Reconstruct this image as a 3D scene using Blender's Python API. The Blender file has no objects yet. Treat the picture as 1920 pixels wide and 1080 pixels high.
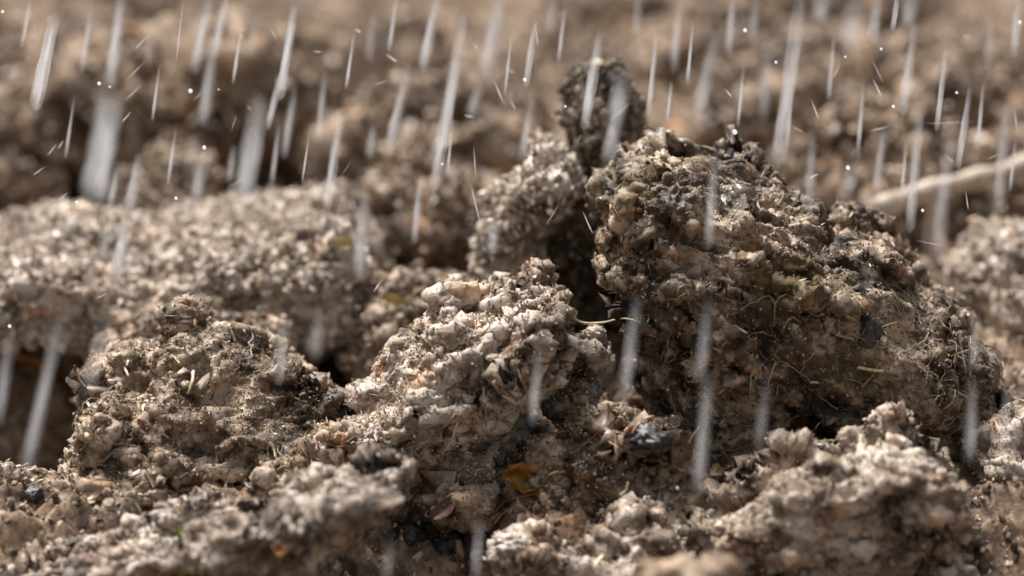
import bpy, math, random
import numpy as np
from mathutils import Vector
from mathutils.bvhtree import BVHTree

random.seed(7)
rng = np.random.default_rng(11)
sc = bpy.context.scene
COL = sc.collection

# ------------------------------------------------------------------ camera
PITCH = math.radians(18.0)
CAM_H = 0.45
TANH = 0.1944                      # tan of half the horizontal field of view
K = TANH / 960.0                   # one photograph pixel at unit distance
cam_d = bpy.data.cameras.new('camera')
cam = bpy.data.objects.new('camera', cam_d); COL.objects.link(cam)
cam.location = (0, 0, CAM_H)
cam.rotation_euler = (math.pi / 2 - PITCH, 0, 0)
cam_d.sensor_width = 36.0
cam_d.lens = 18.0 / TANH
cam_d.clip_start = 0.02
cam_d.clip_end = 500.0
cam_d.dof.use_dof = True
cam_d.dof.focus_distance = 1.195
cam_d.dof.aperture_fstop = 3.4
cam_d.dof.aperture_blades = 9
sc.camera = cam

# ------------------------------------------------------------------ world, sun, exposure
SUN_DIR = Vector((-0.30, 0.44, 0.86)).normalized()      # towards the sun: high, behind the clods, a little left
wd = bpy.data.worlds.new('World'); sc.world = wd; wd.use_nodes = True
nt = wd.node_tree; nt.nodes.clear()
sky = nt.nodes.new('ShaderNodeTexSky'); sky.sky_type = 'NISHITA'; sky.sun_disc = False
sky.sun_elevation = math.asin(SUN_DIR.z); sky.sun_rotation = math.atan2(SUN_DIR.x, SUN_DIR.y)
sky.air_density = 1.0; sky.dust_density = 6.0
hs = nt.nodes.new('ShaderNodeHueSaturation'); hs.inputs['Saturation'].default_value = 0.25
bg = nt.nodes.new('ShaderNodeBackground'); bg.inputs['Strength'].default_value = 0.064
wo = nt.nodes.new('ShaderNodeOutputWorld')
nt.links.new(sky.outputs[0], hs.inputs['Color']); nt.links.new(hs.outputs[0], bg.inputs['Color'])
nt.links.new(bg.outputs[0], wo.inputs['Surface'])
sd = bpy.data.lights.new('sun', 'SUN'); sd.energy = 3.0; sd.angle = math.radians(24); sd.color = (1.0, 0.975, 0.945)
sun = bpy.data.objects.new('sun', sd); COL.objects.link(sun)
sun.rotation_euler = SUN_DIR.to_track_quat('Z', 'Y').to_euler()
sun.location = SUN_DIR * 5
sc.view_settings.view_transform = 'Standard'; sc.view_settings.look = 'None'
sc.view_settings.exposure = 1.45; sc.view_settings.gamma = 1.0
sc.render.engine = 'CYCLES'
sc.cycles.use_denoising = True
sc.cycles.max_bounces = 6; sc.cycles.diffuse_bounces = 3; sc.cycles.glossy_bounces = 2
sc.cycles.transmission_bounces = 4; sc.cycles.transparent_max_bounces = 24

# ------------------------------------------------------------------ helpers
CP, SP = math.cos(PITCH), math.sin(PITCH)
def ray(px, py):
    u = (px - 960) * K; v = (540 - py) * K
    return Vector((u, CP + v * SP, -SP + v * CP))
def at(px, py, Y):
    d = ray(px, py); t = Y / d.y
    return Vector((d.x * t, Y, CAM_H + d.z * t))
def mpp(Y): return K * Y / 0.95      # metres per photograph pixel at depth Y

def tag(o, label, cat, group=None, kind=None):
    if label: o['label'] = label
    if cat: o['category'] = cat
    if group: o['group'] = group
    if kind: o['kind'] = kind
    return o

def make_mesh(name, V, Fq, smooth=True, attrs=None):
    V = np.asarray(V, dtype=np.float32); Fq = np.asarray(Fq, dtype=np.int32)
    me = bpy.data.meshes.new(name)
    n, k = Fq.shape
    me.vertices.add(len(V)); me.vertices.foreach_set('co', V.ravel())
    me.loops.add(n * k); me.loops.foreach_set('vertex_index', Fq.ravel())
    me.polygons.add(n); me.polygons.foreach_set('loop_start', np.arange(0, n * k, k, dtype=np.int32))
    try: me.polygons.foreach_set('loop_total', np.full(n, k, dtype=np.int32))
    except Exception: pass
    me.polygons.foreach_set('use_smooth', np.full(n, smooth, dtype=bool))
    for an, av in (attrs or {}).items():
        a = me.attributes.new(an, 'FLOAT', 'POINT'); a.data.foreach_set('value', np.asarray(av, dtype=np.float32))
    me.update(calc_edges=True)
    return me
def link(name, me, mat, parent=None, loc=(0, 0, 0)):
    o = bpy.data.objects.new(name, me); COL.objects.link(o)
    if mat is not None and not me.materials: me.materials.append(mat)
    o.location = loc
    if parent is not None: o.parent = parent
    return o

# ---- noise in numpy
def _h(ix, iy, iz, seed):
    h = (ix * np.uint32(374761393) + iy * np.uint32(668265263) + iz * np.uint32(2147483647 - 1640531527) + np.uint32(seed * 974711 + 13))
    h = (h ^ (h >> np.uint32(13))) * np.uint32(1274126177)
    h = (h ^ (h >> np.uint32(15))) * np.uint32(2246822519)
    return h ^ (h >> np.uint32(16))
def vnoise(P, scale, seed=0):
    """smooth 3-D gradient noise, about -1..1; P (N,3) metres, scale = feature size in metres"""
    Q = np.asarray(P, dtype=np.float32) / np.float32(scale) + np.float32(1000.37)
    I = np.floor(Q); f = Q - I; I = I.astype(np.int64).astype(np.uint32)
    u = f * f * f * (f * (f * 6 - 15) + 10)
    out = 0
    with np.errstate(over='ignore'):
        for dx in (0, 1):
            wx = u[:, 0] if dx else 1 - u[:, 0]
            for dy in (0, 1):
                wy = u[:, 1] if dy else 1 - u[:, 1]
                for dz in (0, 1):
                    wz = u[:, 2] if dz else 1 - u[:, 2]
                    h = _h(I[:, 0] + np.uint32(dx), I[:, 1] + np.uint32(dy), I[:, 2] + np.uint32(dz), seed)
                    gx = (h & np.uint32(1023)).astype(np.float32) / 511.5 - 1
                    gy = ((h >> np.uint32(10)) & np.uint32(1023)).astype(np.float32) / 511.5 - 1
                    gz = ((h >> np.uint32(20)) & np.uint32(1023)).astype(np.float32) / 511.5 - 1
                    out = out + wx * wy * wz * (gx * (f[:, 0] - dx) + gy * (f[:, 1] - dy) + gz * (f[:, 2] - dz))
    return out * 1.3
def fbm(P, scale, octs=3, seed=0, gain=0.5):
    s = 0; a = 1.0
    for i in range(octs):
        s = s + a * vnoise(P, scale / 2 ** i, seed + i * 17); a *= gain
    return s
def worley(P, scale, seed=0):
    """(F1 distance in cells, random value of the nearest cell)"""
    Q = np.asarray(P, dtype=np.float32) / np.float32(scale) + np.float32(1000.13)
    I = np.floor(Q); f = Q - I; I = I.astype(np.int64).astype(np.uint32)
    best = np.full(len(Q), 9.0, dtype=np.float32); sec = best.copy(); rid = np.zeros(len(Q), dtype=np.float32)
    with np.errstate(over='ignore'):
        for dx in (-1, 0, 1):
            for dy in (-1, 0, 1):
                for dz in (-1, 0, 1):
                    h = _h(I[:, 0] + np.uint32(dx % 2**32), I[:, 1] + np.uint32(dy % 2**32), I[:, 2] + np.uint32(dz % 2**32), seed)
                    ox = dx + (h & np.uint32(1023)).astype(np.float32) / 1023 - f[:, 0]
                    oy = dy + ((h >> np.uint32(10)) & np.uint32(1023)).astype(np.float32) / 1023 - f[:, 1]
                    oz = dz + ((h >> np.uint32(20)) & np.uint32(1023)).astype(np.float32) / 1023 - f[:, 2]
                    d = ox * ox + oy * oy + oz * oz
                    m = d < best
                    sec = np.where(m, best, np.minimum(sec, d))
                    best = np.where(m, d, best); rid = np.where(m, (h >> np.uint32(7)).astype(np.float32) % 997 / 997, rid)
    return np.sqrt(best), rid, np.sqrt(sec)

def surface_nets(F, org, vs):
    ins = F < 0
    nx, ny, nz = F.shape
    c = np.zeros((nx - 1, ny - 1, nz - 1), dtype=np.int8)
    for dx in (0, 1):
        for dy in (0, 1):
            for dz in (0, 1):
                c += ins[dx:nx - 1 + dx, dy:ny - 1 + dy, dz:nz - 1 + dz]
    ci = np.argwhere((c > 0) & (c < 8))
    idx = np.full(c.shape, -1, dtype=np.int64); idx[ci[:, 0], ci[:, 1], ci[:, 2]] = np.arange(len(ci))
    acc = np.zeros((len(ci), 3)); cnt = np.zeros(len(ci))
    corners = [(0, 0, 0), (1, 0, 0), (0, 1, 0), (1, 1, 0), (0, 0, 1), (1, 0, 1), (0, 1, 1), (1, 1, 1)]
    for i in range(8):
        for b in range(3):
            a = corners[i]
            if a[b]: continue
            e = list(a); e[b] = 1
            fa = F[ci[:, 0] + a[0], ci[:, 1] + a[1], ci[:, 2] + a[2]]
            fb = F[ci[:, 0] + e[0], ci[:, 1] + e[1], ci[:, 2] + e[2]]
            m = (fa < 0) != (fb < 0)
            t = np.where(m, fa / np.where(m, fa - fb, 1), 0)
            for ax in range(3):
                acc[:, ax] += np.where(m, a[ax] + (t if ax == b else 0), 0)
            cnt += m
    V = (ci + acc / cnt[:, None]) * vs + org
    faces = []
    for b in range(3):
        o1, o2 = [(1, 2), (2, 0), (0, 1)][b]
        sl0 = [slice(None)] * 3; sl1 = [slice(None)] * 3
        sl0[b] = slice(0, -1); sl1[b] = slice(1, None)
        A = ins[tuple(sl0)]; B = ins[tuple(sl1)]
        e = np.argwhere(A != B)
        e = e[(e[:, o1] > 0) & (e[:, o2] > 0) & (e[:, o1] < F.shape[o1] - 1) & (e[:, o2] < F.shape[o2] - 1)]
        flip = A[e[:, 0], e[:, 1], e[:, 2]]
        def cell(d1, d2):
            q = e.copy(); q[:, o1] -= d1; q[:, o2] -= d2
            return idx[q[:, 0], q[:, 1], q[:, 2]]
        q = np.stack([cell(1, 1), cell(0, 1), cell(0, 0), cell(1, 0)], 1)
        q = np.where(flip[:, None], q, q[:, ::-1])
        faces.append(q)
    Fq = np.concatenate(faces)
    Fq = Fq[(Fq >= 0).all(1)]
    return V, Fq

def vnormals(V, Fq):
    a = V[Fq[:, 2]] - V[Fq[:, 0]]; b = V[Fq[:, 3]] - V[Fq[:, 1]]
    n = np.cross(a, b)
    N = np.zeros_like(V)
    for k in range(4):
        for ax in range(3):
            N[:, ax] += np.bincount(Fq[:, k], weights=n[:, ax], minlength=len(V))
    return N / (np.linalg.norm(N, axis=1, keepdims=True) + 1e-12)

def poly_sdf(X, Z, poly):
    """signed distance to a polygon, positive inside"""
    d = np.full(X.shape, 1e9); inside = np.zeros(X.shape, dtype=bool)
    n = len(poly)
    for i in range(n):
        x0, z0 = poly[i]; x1, z1 = poly[(i + 1) % n]
        ex, ez = x1 - x0, z1 - z0
        t = np.clip(((X - x0) * ex + (Z - z0) * ez) / (ex * ex + ez * ez + 1e-12), 0, 1)
        d = np.minimum(d, np.hypot(X - x0 - t * ex, Z - z0 - t * ez))
        cr = ((z0 > Z) != (z1 > Z)) & (X < ex * (Z - z0) / (ez + 1e-12) + x0)
        inside ^= cr
    return np.where(inside, d, -d)

def crumble(V, Fq, levels, seed, tone_scale, flow=-0.3):
    """push the surface out into rounded crumbs and fissures at several sizes; returns V, tone"""
    cf, sf = math.cos(flow), math.sin(flow)
    smear = np.clip(0.62 + 1.5 * vnoise(V, 0.028, seed + 111), 0.28, 1.2)      # some faces smeared smooth, others crumbling
    for i, (kind, size, amp) in enumerate(levels):
        N = vnormals(V, Fq)
        mod = np.clip(0.75 + 0.9 * vnoise(V, size * 3.5, seed + 90 + i), 0.1, 1.7)
        warp = np.stack([vnoise(V, size * 0.8, seed + 50 + i), vnoise(V, size * 0.8, seed + 60 + i), vnoise(V, size * 0.8, seed + 70 + i)], 1) * size * 0.55
        Q = V + warp
        Q = np.stack([(Q[:, 0] * cf + Q[:, 2] * sf) * 0.62, Q[:, 1], (-Q[:, 0] * sf + Q[:, 2] * cf) * 1.5], 1)   # flaky, lying along the bedding
        if size < 0.02: mod = mod * smear
        if kind in ('ridge', 'billow', 'pit'):
            n = vnoise(Q, size, seed + i * 5)
            n2 = vnoise(Q, size * 0.52, seed + i * 5 + 2)
            if kind == 'ridge': bump = np.clip((1 - 2.8 * np.abs(n)) * 0.7 + (1 - 2.8 * np.abs(n2)) * 0.45, -1.1, 1.15) - 0.2
            elif kind == 'billow': bump = 2.3 * np.abs(n) ** 0.8 + 1.3 * np.abs(n2) ** 0.8 - 0.85
            else: bump = -np.clip((n + 0.3 * n2 - 0.18) * 5, 0, 1)
        elif kind == 'ledge':                        # torn layers: each juts out upwards, then steps back
            hgt = -V[:, 0] * sf + V[:, 2] * cf + 0.25 * V[:, 1]
            q = hgt / size + 1.5 * vnoise(V, size * 2.6, seed + i * 5) + 0.5 * vnoise(V, size * 0.9, seed + i * 5 + 1)
            fr = q - np.floor(q); bump = fr ** 1.4 * np.clip((1 - fr) * 8, 0, 1) - 0.4
        else:
            d, rid, d2 = worley(Q, size, seed + i * 5)
            if kind == 'block': bump = np.clip((d2 - d) * 2.4, 0, 1) ** 0.6 * (0.35 + 1.1 * rid) - 0.4
            else: bump = np.clip(1.0 - (d / 0.95) ** 2, -0.6, 1) * (0.1 + 1.3 * rid ** 2) - 0.25
        V = V + N * (amp * mod * bump)[:, None]
    d, rid, _ = worley(V, tone_scale, seed + 31)
    tone = 0.5 + 0.72 * fbm(V, 0.035, 3, seed + 40) + 0.42 * (rid - 0.5)
    return V, np.clip(tone, 0, 1)

# ------------------------------------------------------------------ materials
def nmat(name):
    m = bpy.data.materials.new(name); m.use_nodes = True
    t = m.node_tree; t.nodes.clear()
    o = t.nodes.new('ShaderNodeOutputMaterial'); p = t.nodes.new('ShaderNodeBsdfPrincipled')
    t.links.new(p.outputs[0], o.inputs['Surface'])
    return m, t, p, o
def soil_material(name, dark, mid, pale, rough=0.5, spec=0.5, moss=None, moss_amt=0.0, shift=0.0, wet=0.5):
    m, t, p, o = nmat(name)
    L = t.links.new
    tc = t.nodes.new('ShaderNodeTexCoord')
    at_ = t.nodes.new('ShaderNodeAttribute'); at_.attribute_name = 'tone'
    n1 = t.nodes.new('ShaderNodeTexNoise'); n1.inputs['Scale'].default_value = 170; n1.inputs['Detail'].default_value = 8; n1.inputs['Roughness'].default_value = 0.68
    L(tc.outputs['Object'], n1.inputs['Vector'])
    n2 = t.nodes.new('ShaderNodeTexNoise'); n2.inputs['Scale'].default_value = 28; n2.inputs['Detail'].default_value = 4
    L(tc.outputs['Object'], n2.inputs['Vector'])
    a = t.nodes.new('ShaderNodeMath'); a.operation = 'MULTIPLY_ADD'; a.inputs[1].default_value = 1.9; L(n1.outputs[0], a.inputs[0])
    b = t.nodes.new('ShaderNodeMath'); b.operation = 'MULTIPLY_ADD'; b.inputs[1].default_value = 0.8; L(n2.outputs[0], b.inputs[0]); L(at_.outputs['Fac'], b.inputs[2])
    L(b.outputs[0], a.inputs[2])
    c = t.nodes.new('ShaderNodeMath'); c.operation = 'SUBTRACT'; c.inputs[1].default_value = 1.35 - shift; L(a.outputs[0], c.inputs[0])
    r = t.nodes.new('ShaderNodeValToRGB')
    e = r.color_ramp.elements
    e[0].position = 0.12; e[0].color = (*dark, 1); e[1].position = 0.9; e[1].color = (*pale, 1)
    k = e.new(0.48); k.color = (*mid, 1)
    L(c.outputs[0], r.inputs[0])
    col = r.outputs[0]
    # rusty and greyish flecks
    n3 = t.nodes.new('ShaderNodeTexNoise'); n3.inputs['Scale'].default_value = 55; n3.inputs['Detail'].default_value = 3
    L(tc.outputs['Object'], n3.inputs['Vector'])
    mr = t.nodes.new('ShaderNodeMapRange'); mr.inputs[1].default_value = 0.56; mr.inputs[2].default_value = 0.74; mr.inputs[4].default_value = 0.7
    L(n3.outputs[0], mr.inputs[0])
    mx = t.nodes.new('ShaderNodeMix'); mx.data_type = 'RGBA'; mx.blend_type = 'MULTIPLY'
    mx.inputs[7].default_value = (1.25, 0.80, 0.46, 1)
    L(mr.outputs[0], mx.inputs[0]); L(col, mx.inputs[6]); col = mx.outputs[2]
    if moss:
        n4 = t.nodes.new('ShaderNodeTexNoise'); n4.inputs['Scale'].default_value = 16; n4.inputs['Detail'].default_value = 5
        L(tc.outputs['Object'], n4.inputs['Vector'])
        m4 = t.nodes.new('ShaderNodeMapRange'); m4.inputs[1].default_value = 0.52; m4.inputs[2].default_value = 0.64; m4.inputs[4].default_value = moss_amt
        L(n4.outputs[0], m4.inputs[0])
        mm = t.nodes.new('ShaderNodeMix'); mm.data_type = 'RGBA'; mm.inputs[7].default_value = (*moss, 1)
        L(m4.outputs[0], mm.inputs[0]); L(col, mm.inputs[6]); col = mm.outputs[2]
    L(col, p.inputs['Base Color'])
    # wetness varies: glossy film on some crumbs
    rr = t.nodes.new('ShaderNodeMapRange'); rr.inputs[1].default_value = 0.3; rr.inputs[2].default_value = 0.7
    rr.inputs[3].default_value = rough - 0.16; rr.inputs[4].default_value = rough + 0.22
    L(n2.outputs[0], rr.inputs[0]); L(rr.outputs[0], p.inputs['Roughness'])
    p.inputs['Specular IOR Level'].default_value = spec
    wt = t.nodes.new('ShaderNodeMapRange'); wt.inputs[1].default_value = 0.50; wt.inputs[2].default_value = 0.60; wt.inputs[3].default_value = 0.0; wt.inputs[4].default_value = wet
    nw = t.nodes.new('ShaderNodeTexNoise'); nw.inputs['Scale'].default_value = 60; nw.inputs['Detail'].default_value = 5
    L(tc.outputs['Object'], nw.inputs['Vector']); L(nw.outputs[0], wt.inputs[0]); L(wt.outputs[0], p.inputs['Coat Weight'])   # film of rain water
    p.inputs['Coat Roughness'].default_value = 0.24; p.inputs['Coat IOR'].default_value = 1.4
    nb = t.nodes.new('ShaderNodeTexNoise'); nb.inputs['Scale'].default_value = 700; nb.inputs['Detail'].default_value = 5; nb.inputs['Roughness'].default_value = 0.7
    L(tc.outputs['Object'], nb.inputs['Vector'])
    bp = t.nodes.new('ShaderNodeBump'); bp.inputs['Strength'].default_value = 0.9; bp.inputs['Distance'].default_value = 0.0018
    L(nb.outputs[0], bp.inputs['Height']); L(bp.outputs[0], p.inputs['Normal'])
    return m
SOIL_PALE = soil_material('pale_clay_soil', (0.068, 0.042, 0.024), (0.275, 0.198, 0.137), (0.60, 0.510, 0.425), 0.55, 0.4, shift=0.11, wet=0.35)
SOIL_BANK = soil_material('bank_soil', (0.085, 0.055, 0.034), (0.325, 0.246, 0.178), (0.62, 0.535, 0.450), 0.55, 0.4, shift=0.18, wet=0.35)
SOIL_RIDGE = soil_material('ridge_soil', (0.050, 0.033, 0.021), (0.225, 0.163, 0.115), (0.57, 0.480, 0.40), 0.52, 0.45, shift=0.08, wet=0.4)
SOIL_BROWN = soil_material('brown_crumb_soil', (0.050, 0.030, 0.016), (0.215, 0.145, 0.087), (0.51, 0.405, 0.305), 0.55, 0.4, shift=0.04, wet=0.35)
SOIL_DARK = soil_material('dark_humus_soil', (0.027, 0.016, 0.008), (0.125, 0.079, 0.043), (0.46, 0.355, 0.255), 0.52, 0.45, moss=(0.20, 0.125, 0.018), moss_amt=0.32, shift=-0.02, wet=0.4)
SOIL_BACK = soil_material('tan_field_soil', (0.046, 0.028, 0.017), (0.190, 0.127, 0.081), (0.41, 0.310, 0.225), 0.75, 0.25, shift=-0.04, wet=0.05)
SOIL_SPIRE = soil_material('spire_soil', (0.025, 0.015, 0.008), (0.098, 0.063, 0.036), (0.40, 0.31, 0.225), 0.52, 0.4, shift=-0.12)
def plain_material(name, c1, c2, scale=400, rough=0.5, spec=0.5, transl=0.0):
    m, t, p, o = nmat(name); L = t.links.new
    tc = t.nodes.new('ShaderNodeTexCoord')
    n = t.nodes.new('ShaderNodeTexNoise'); n.inputs['Scale'].default_value = scale; n.inputs['Detail'].default_value = 4
    L(tc.outputs['Object'], n.inputs['Vector'])
    r = t.nodes.new('ShaderNodeValToRGB'); r.color_ramp.elements[0].position = 0.35; r.color_ramp.elements[1].position = 0.68
    r.color_ramp.elements[0].color = (*c1, 1); r.color_ramp.elements[1].color = (*c2, 1)
    L(n.outputs[0], r.inputs[0]); L(r.outputs[0], p.inputs['Base Color'])
    p.inputs['Roughness'].default_value = rough; p.inputs['Specular IOR Level'].default_value = spec
    if transl:
        tr = t.nodes.new('ShaderNodeBsdfTranslucent'); L(r.outputs[0], tr.inputs['Color'])
        ms = t.nodes.new('ShaderNodeMixShader'); ms.inputs[0].default_value = transl
        L(p.outputs[0], ms.inputs[1]); L(tr.outputs[0], ms.inputs[2]); L(ms.outputs[0], o.inputs['Surface'])
    return m
STRAW = plain_material('dry_straw', (0.30, 0.22, 0.12), (0.55, 0.45, 0.29), 500, 0.45)
ROOT_PALE = plain_material('pale_root', (0.34, 0.28, 0.15), (0.56, 0.50, 0.30), 300, 0.5)
ROOT_BROWN = plain_material('brown_rootlet', (0.17, 0.12, 0.075), (0.36, 0.28, 0.19), 300, 0.5)
ROOT_RED = plain_material('reddish_root', (0.28, 0.085, 0.030), (0.48, 0.19, 0.075), 300, 0.4)
LEAF_ORANGE = plain_material('orange_leaf', (0.20, 0.085, 0.018), (0.58, 0.27, 0.050), 160, 0.35, 0.6, 0.35)
LEAF_YELLOW = plain_material('yellow_leaf', (0.40, 0.30, 0.12), (0.66, 0.55, 0.27), 160, 0.4, 0.5, 0.3)
LEAF_DARK = plain_material('dark_leaf', (0.05, 0.020, 0.012), (0.15, 0.055, 0.03), 160, 0.4, 0.5, 0.2)
GRASS = plain_material('green_grass', (0.16, 0.22, 0.03), (0.34, 0.38, 0.06), 120, 0.4, 0.5, 0.35)
CHAR = plain_material('black_humus', (0.008, 0.007, 0.007), (0.045, 0.040, 0.040), 500, 0.55, 0.5)
STICK = plain_material('bleached_wood', (0.24, 0.18, 0.135), (0.48, 0.40, 0.32), 120, 0.6)
TWIG = plain_material('dark_twig', (0.055, 0.036, 0.026), (0.12, 0.085, 0.06), 200, 0.6)
STONE = plain_material('pale_stone', (0.24, 0.19, 0.15), (0.50, 0.44, 0.38), 150, 0.5)
def grain_material(name, dark, mid, pale):
    m, t, p, o = nmat(name); L = t.links.new
    oi = t.nodes.new('ShaderNodeObjectInfo'); r = t.nodes.new('ShaderNodeValToRGB'); e = r.color_ramp.elements
    e[0].color = (*dark, 1); e[1].color = (*pale, 1); k = e.new(0.5); k.color = (*mid, 1)
    L(oi.outputs['Random'], r.inputs[0]); L(r.outputs[0], p.inputs['Base Color'])
    p.inputs['Roughness'].default_value = 0.55; p.inputs['Specular IOR Level'].default_value = 0.35; p.inputs['Coat Weight'].default_value = 0.3; p.inputs['Coat Roughness'].default_value = 0.24
    return m
GRAIN = {'pale_clay_soil': grain_material('pale_grains', (0.072, 0.045, 0.027), (0.30, 0.222, 0.157), (0.66, 0.575, 0.49)),
         'bank_soil': grain_material('bank_grains', (0.09, 0.059, 0.037), (0.40, 0.315, 0.237), (0.72, 0.64, 0.55)),
         'brown_crumb_soil': grain_material('brown_grains', (0.042, 0.025, 0.013), (0.20, 0.135, 0.08), (0.58, 0.475, 0.37)),
         'dark_humus_soil': grain_material('dark_grains', (0.018, 0.011, 0.006), (0.10, 0.064, 0.034), (0.50, 0.40, 0.30)),
         'ridge_soil': grain_material('ridge_grains', (0.045, 0.029, 0.018), (0.22, 0.16, 0.112), (0.62, 0.535, 0.45)),
         'tan_field_soil': grain_material('tan_grains', (0.046, 0.028, 0.017), (0.195, 0.13, 0.083), (0.50, 0.39, 0.29)),
         'spire_soil': grain_material('spire_grains', (0.022, 0.014, 0.008), (0.085, 0.058, 0.035), (0.36, 0.29, 0.22))}
LITTER = plain_material('pale_litter', (0.22, 0.145, 0.075), (0.58, 0.47, 0.33), 90, 0.5)
def water_material(name, gain):
    """falling water drawn out by its fall: milky, half see-through, glossy; opacity comes with the object"""
    m, t, p, o = nmat(name); L = t.links.new
    tc = t.nodes.new('ShaderNodeTexCoord'); oi = t.nodes.new('ShaderNodeObjectInfo')
    mp = t.nodes.new('ShaderNodeMapping'); mp.inputs['Scale'].default_value = (420, 420, 40)
    L(tc.outputs['Object'], mp.inputs['Vector'])
    ad = t.nodes.new('ShaderNodeVectorMath'); ad.operation = 'ADD'
    L(mp.outputs[0], ad.inputs[0]); L(oi.outputs['Location'], ad.inputs[1])
    n = t.nodes.new('ShaderNodeTexNoise'); n.inputs['Scale'].default_value = 1.0; n.inputs['Detail'].default_value = 3
    L(ad.outputs[0], n.inputs['Vector'])
    mr = t.nodes.new('ShaderNodeMapRange'); mr.inputs[1].default_value = 0.3; mr.inputs[2].default_value = 0.7; mr.inputs[3].default_value = 0.2; mr.inputs[4].default_value = 1.5
    L(n.outputs[0], mr.inputs[0])
    mu = t.nodes.new('ShaderNodeMath'); mu.operation = 'MULTIPLY'; mu.use_clamp = True
    fa = t.nodes.new('ShaderNodeAttribute'); fa.attribute_name = 'fade'
    lw = t.nodes.new('ShaderNodeLayerWeight'); lw.inputs['Blend'].default_value = 0.5
    th = t.nodes.new('ShaderNodeMath'); th.operation = 'SUBTRACT'; th.inputs[0].default_value = 1.05; L(lw.outputs['Facing'], th.inputs[1])   # thinner water towards the rim
    m3 = t.nodes.new('ShaderNodeMath'); m3.operation = 'MULTIPLY'; L(fa.outputs['Fac'], m3.inputs[0]); L(th.outputs[0], m3.inputs[1])
    m4 = t.nodes.new('ShaderNodeMath'); m4.operation = 'MULTIPLY'; L(m3.outputs[0], m4.inputs[0]); L(oi.outputs['Alpha'], m4.inputs[1])
    L(mr.outputs[0], mu.inputs[0]); L(m4.outputs[0], mu.inputs[1])
    p.inputs['Base Color'].default_value = (gain, gain, gain * 1.02, 1); p.inputs['Roughness'].default_value = 0.25
    p.inputs['Specular IOR Level'].default_value = 0.5
    tl = t.nodes.new('ShaderNodeBsdfTranslucent'); tl.inputs['Color'].default_value = (gain, gain, gain * 1.02, 1)
    ms = t.nodes.new('ShaderNodeMixShader'); ms.inputs[0].default_value = 0.5
    L(p.outputs[0], ms.inputs[1]); L(tl.outputs[0], ms.inputs[2])
    tp = t.nodes.new('ShaderNodeBsdfTransparent')
    m2 = t.nodes.new('ShaderNodeMixShader'); L(mu.outputs[0], m2.inputs[0]); L(tp.outputs[0], m2.inputs[1]); L(ms.outputs[0], m2.inputs[2])
    L(m2.outputs[0], o.inputs['Surface'])
    return m
RAIN = water_material('falling_water', 0.66)
DROP = water_material('splashed_water', 0.95)  # near-white base colour stands in for sun and sky glints on the droplets

# ------------------------------------------------------------------ ground
def smooth(a, b, x):
    t = np.clip((x - a) / (b - a), 0, 1); return t * t * (3 - 2 * t)
def axis(parts):
    out = []
    for a, b, s0, s1 in parts:            # from a to b, step grows from s0 to s1
        x = a
        while x < b - 1e-9:
            out.append(x); x += s0 + (s1 - s0) * (x - a) / (b - a)
    out.append(parts[-1][1]); return np.array(out)
xs_half = axis([(0, 0.30, 0.0033, 0.0033), (0.30, 0.75, 0.0034, 0.012), (0.75, 4, 0.02, 0.3), (4, 220, 0.5, 30)])
xs = np.concatenate([-xs_half[:0:-1], xs_half])
ys = axis([(-220, -4, 30, 0.5), (-4, 0.6, 0.3, 0.02), (0.6, 0.92, 0.012, 0.003), (0.92, 1.35, 0.0026, 0.0026), (1.35, 3.0, 0.003, 0.010), (3.0, 8, 0.02, 0.3), (8, 300, 0.5, 30)])
ys = np.unique(ys)
GX, GY = np.meshgrid(xs, ys, indexing='ij')
P = np.stack([GX.ravel(), GY.ravel(), np.zeros(GX.size)], 1)
def ground_base(P):
    x, y = P[:, 0], P[:, 1]
    h = 0.030 * vnoise(P, 0.21, 3) + 0.014 * vnoise(P, 0.09, 4)
    h = h * (0.35 + 0.65 * smooth(1.25, 1.6, y) + 0.7 * smooth(1.8, 2.2, y))
    # the hollows in front of the pale bank, between the clods and behind it
    def dip(cx, cy, rx, ry, a): return -a * np.exp(-((x - cx) / rx) ** 2 - ((y - cy) / ry) ** 2)
    h = h - 0.055 * (1 - smooth(0.97, 1.09, y)) * smooth(0.3, 0.9, y)
    a = at(60, 760, 1.26);  h = h + dip(a.x, 1.24, 0.075, 0.09, 0.11)
    a = at(580, 660, 1.27); h = h + dip(a.x, 1.27, 0.035, 0.05, 0.06)
    a = at(790, 1020, 1.02); h = h + dip(a.x, 1.03, 0.036, 0.07, 0.07)
    a = at(230, 300, 1.58); h = h + dip(a.x, 1.60, 0.16, 0.09, 0.05)
    return h
H = ground_base(P)
near = (np.abs(P[:, 0]) < 1.0) & (P[:, 1] > 0.5) & (P[:, 1] < 4)
Pn = P[near].copy(); Pn[:, 2] = H[near]
dz = 0.5 * fbm(Pn, 0.04, 3, 9) * 0.014
tone = np.full(len(P), 0.5); crumb_t = 0.5 + 0.45 * fbm(Pn, 0.035, 3, 77)
for i, (s, a) in enumerate([(0.022, 0.010), (0.010, 0.0055), (0.0048, 0.003)]):
    sel = Pn[:, 1] < (9 if i == 0 else 2.4 if i == 1 else 1.7)
    w = np.stack([vnoise(Pn, s * 1.5, 20 + i), vnoise(Pn, s * 1.5, 24 + i), 0 * dz], 1) * s * 0.45
    d, rid, d2 = worley(Pn[sel] + w[sel], s, 33 + i)
    nn = vnoise(Pn[sel] + w[sel], s, 43 + i)
    dz[sel] += a * (0.45 * np.clip((d2 - d) * 2.4, 0, 1) ** 0.6 * (0.3 + 1.2 * rid) + 1.5 * np.abs(nn) - 0.3)
    crumb_t[sel] += 0.12 * (rid - 0.5)
H[near] += dz
tone[near] = np.clip(crumb_t, 0, 1)
far = smooth(3, 8, P[:, 1]); H = H * (1 - 0.5 * far) + 0.05 * far * vnoise(P, 1.3, 8)
P[:, 2] = H
nxg, nyg = len(xs), len(ys)
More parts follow.
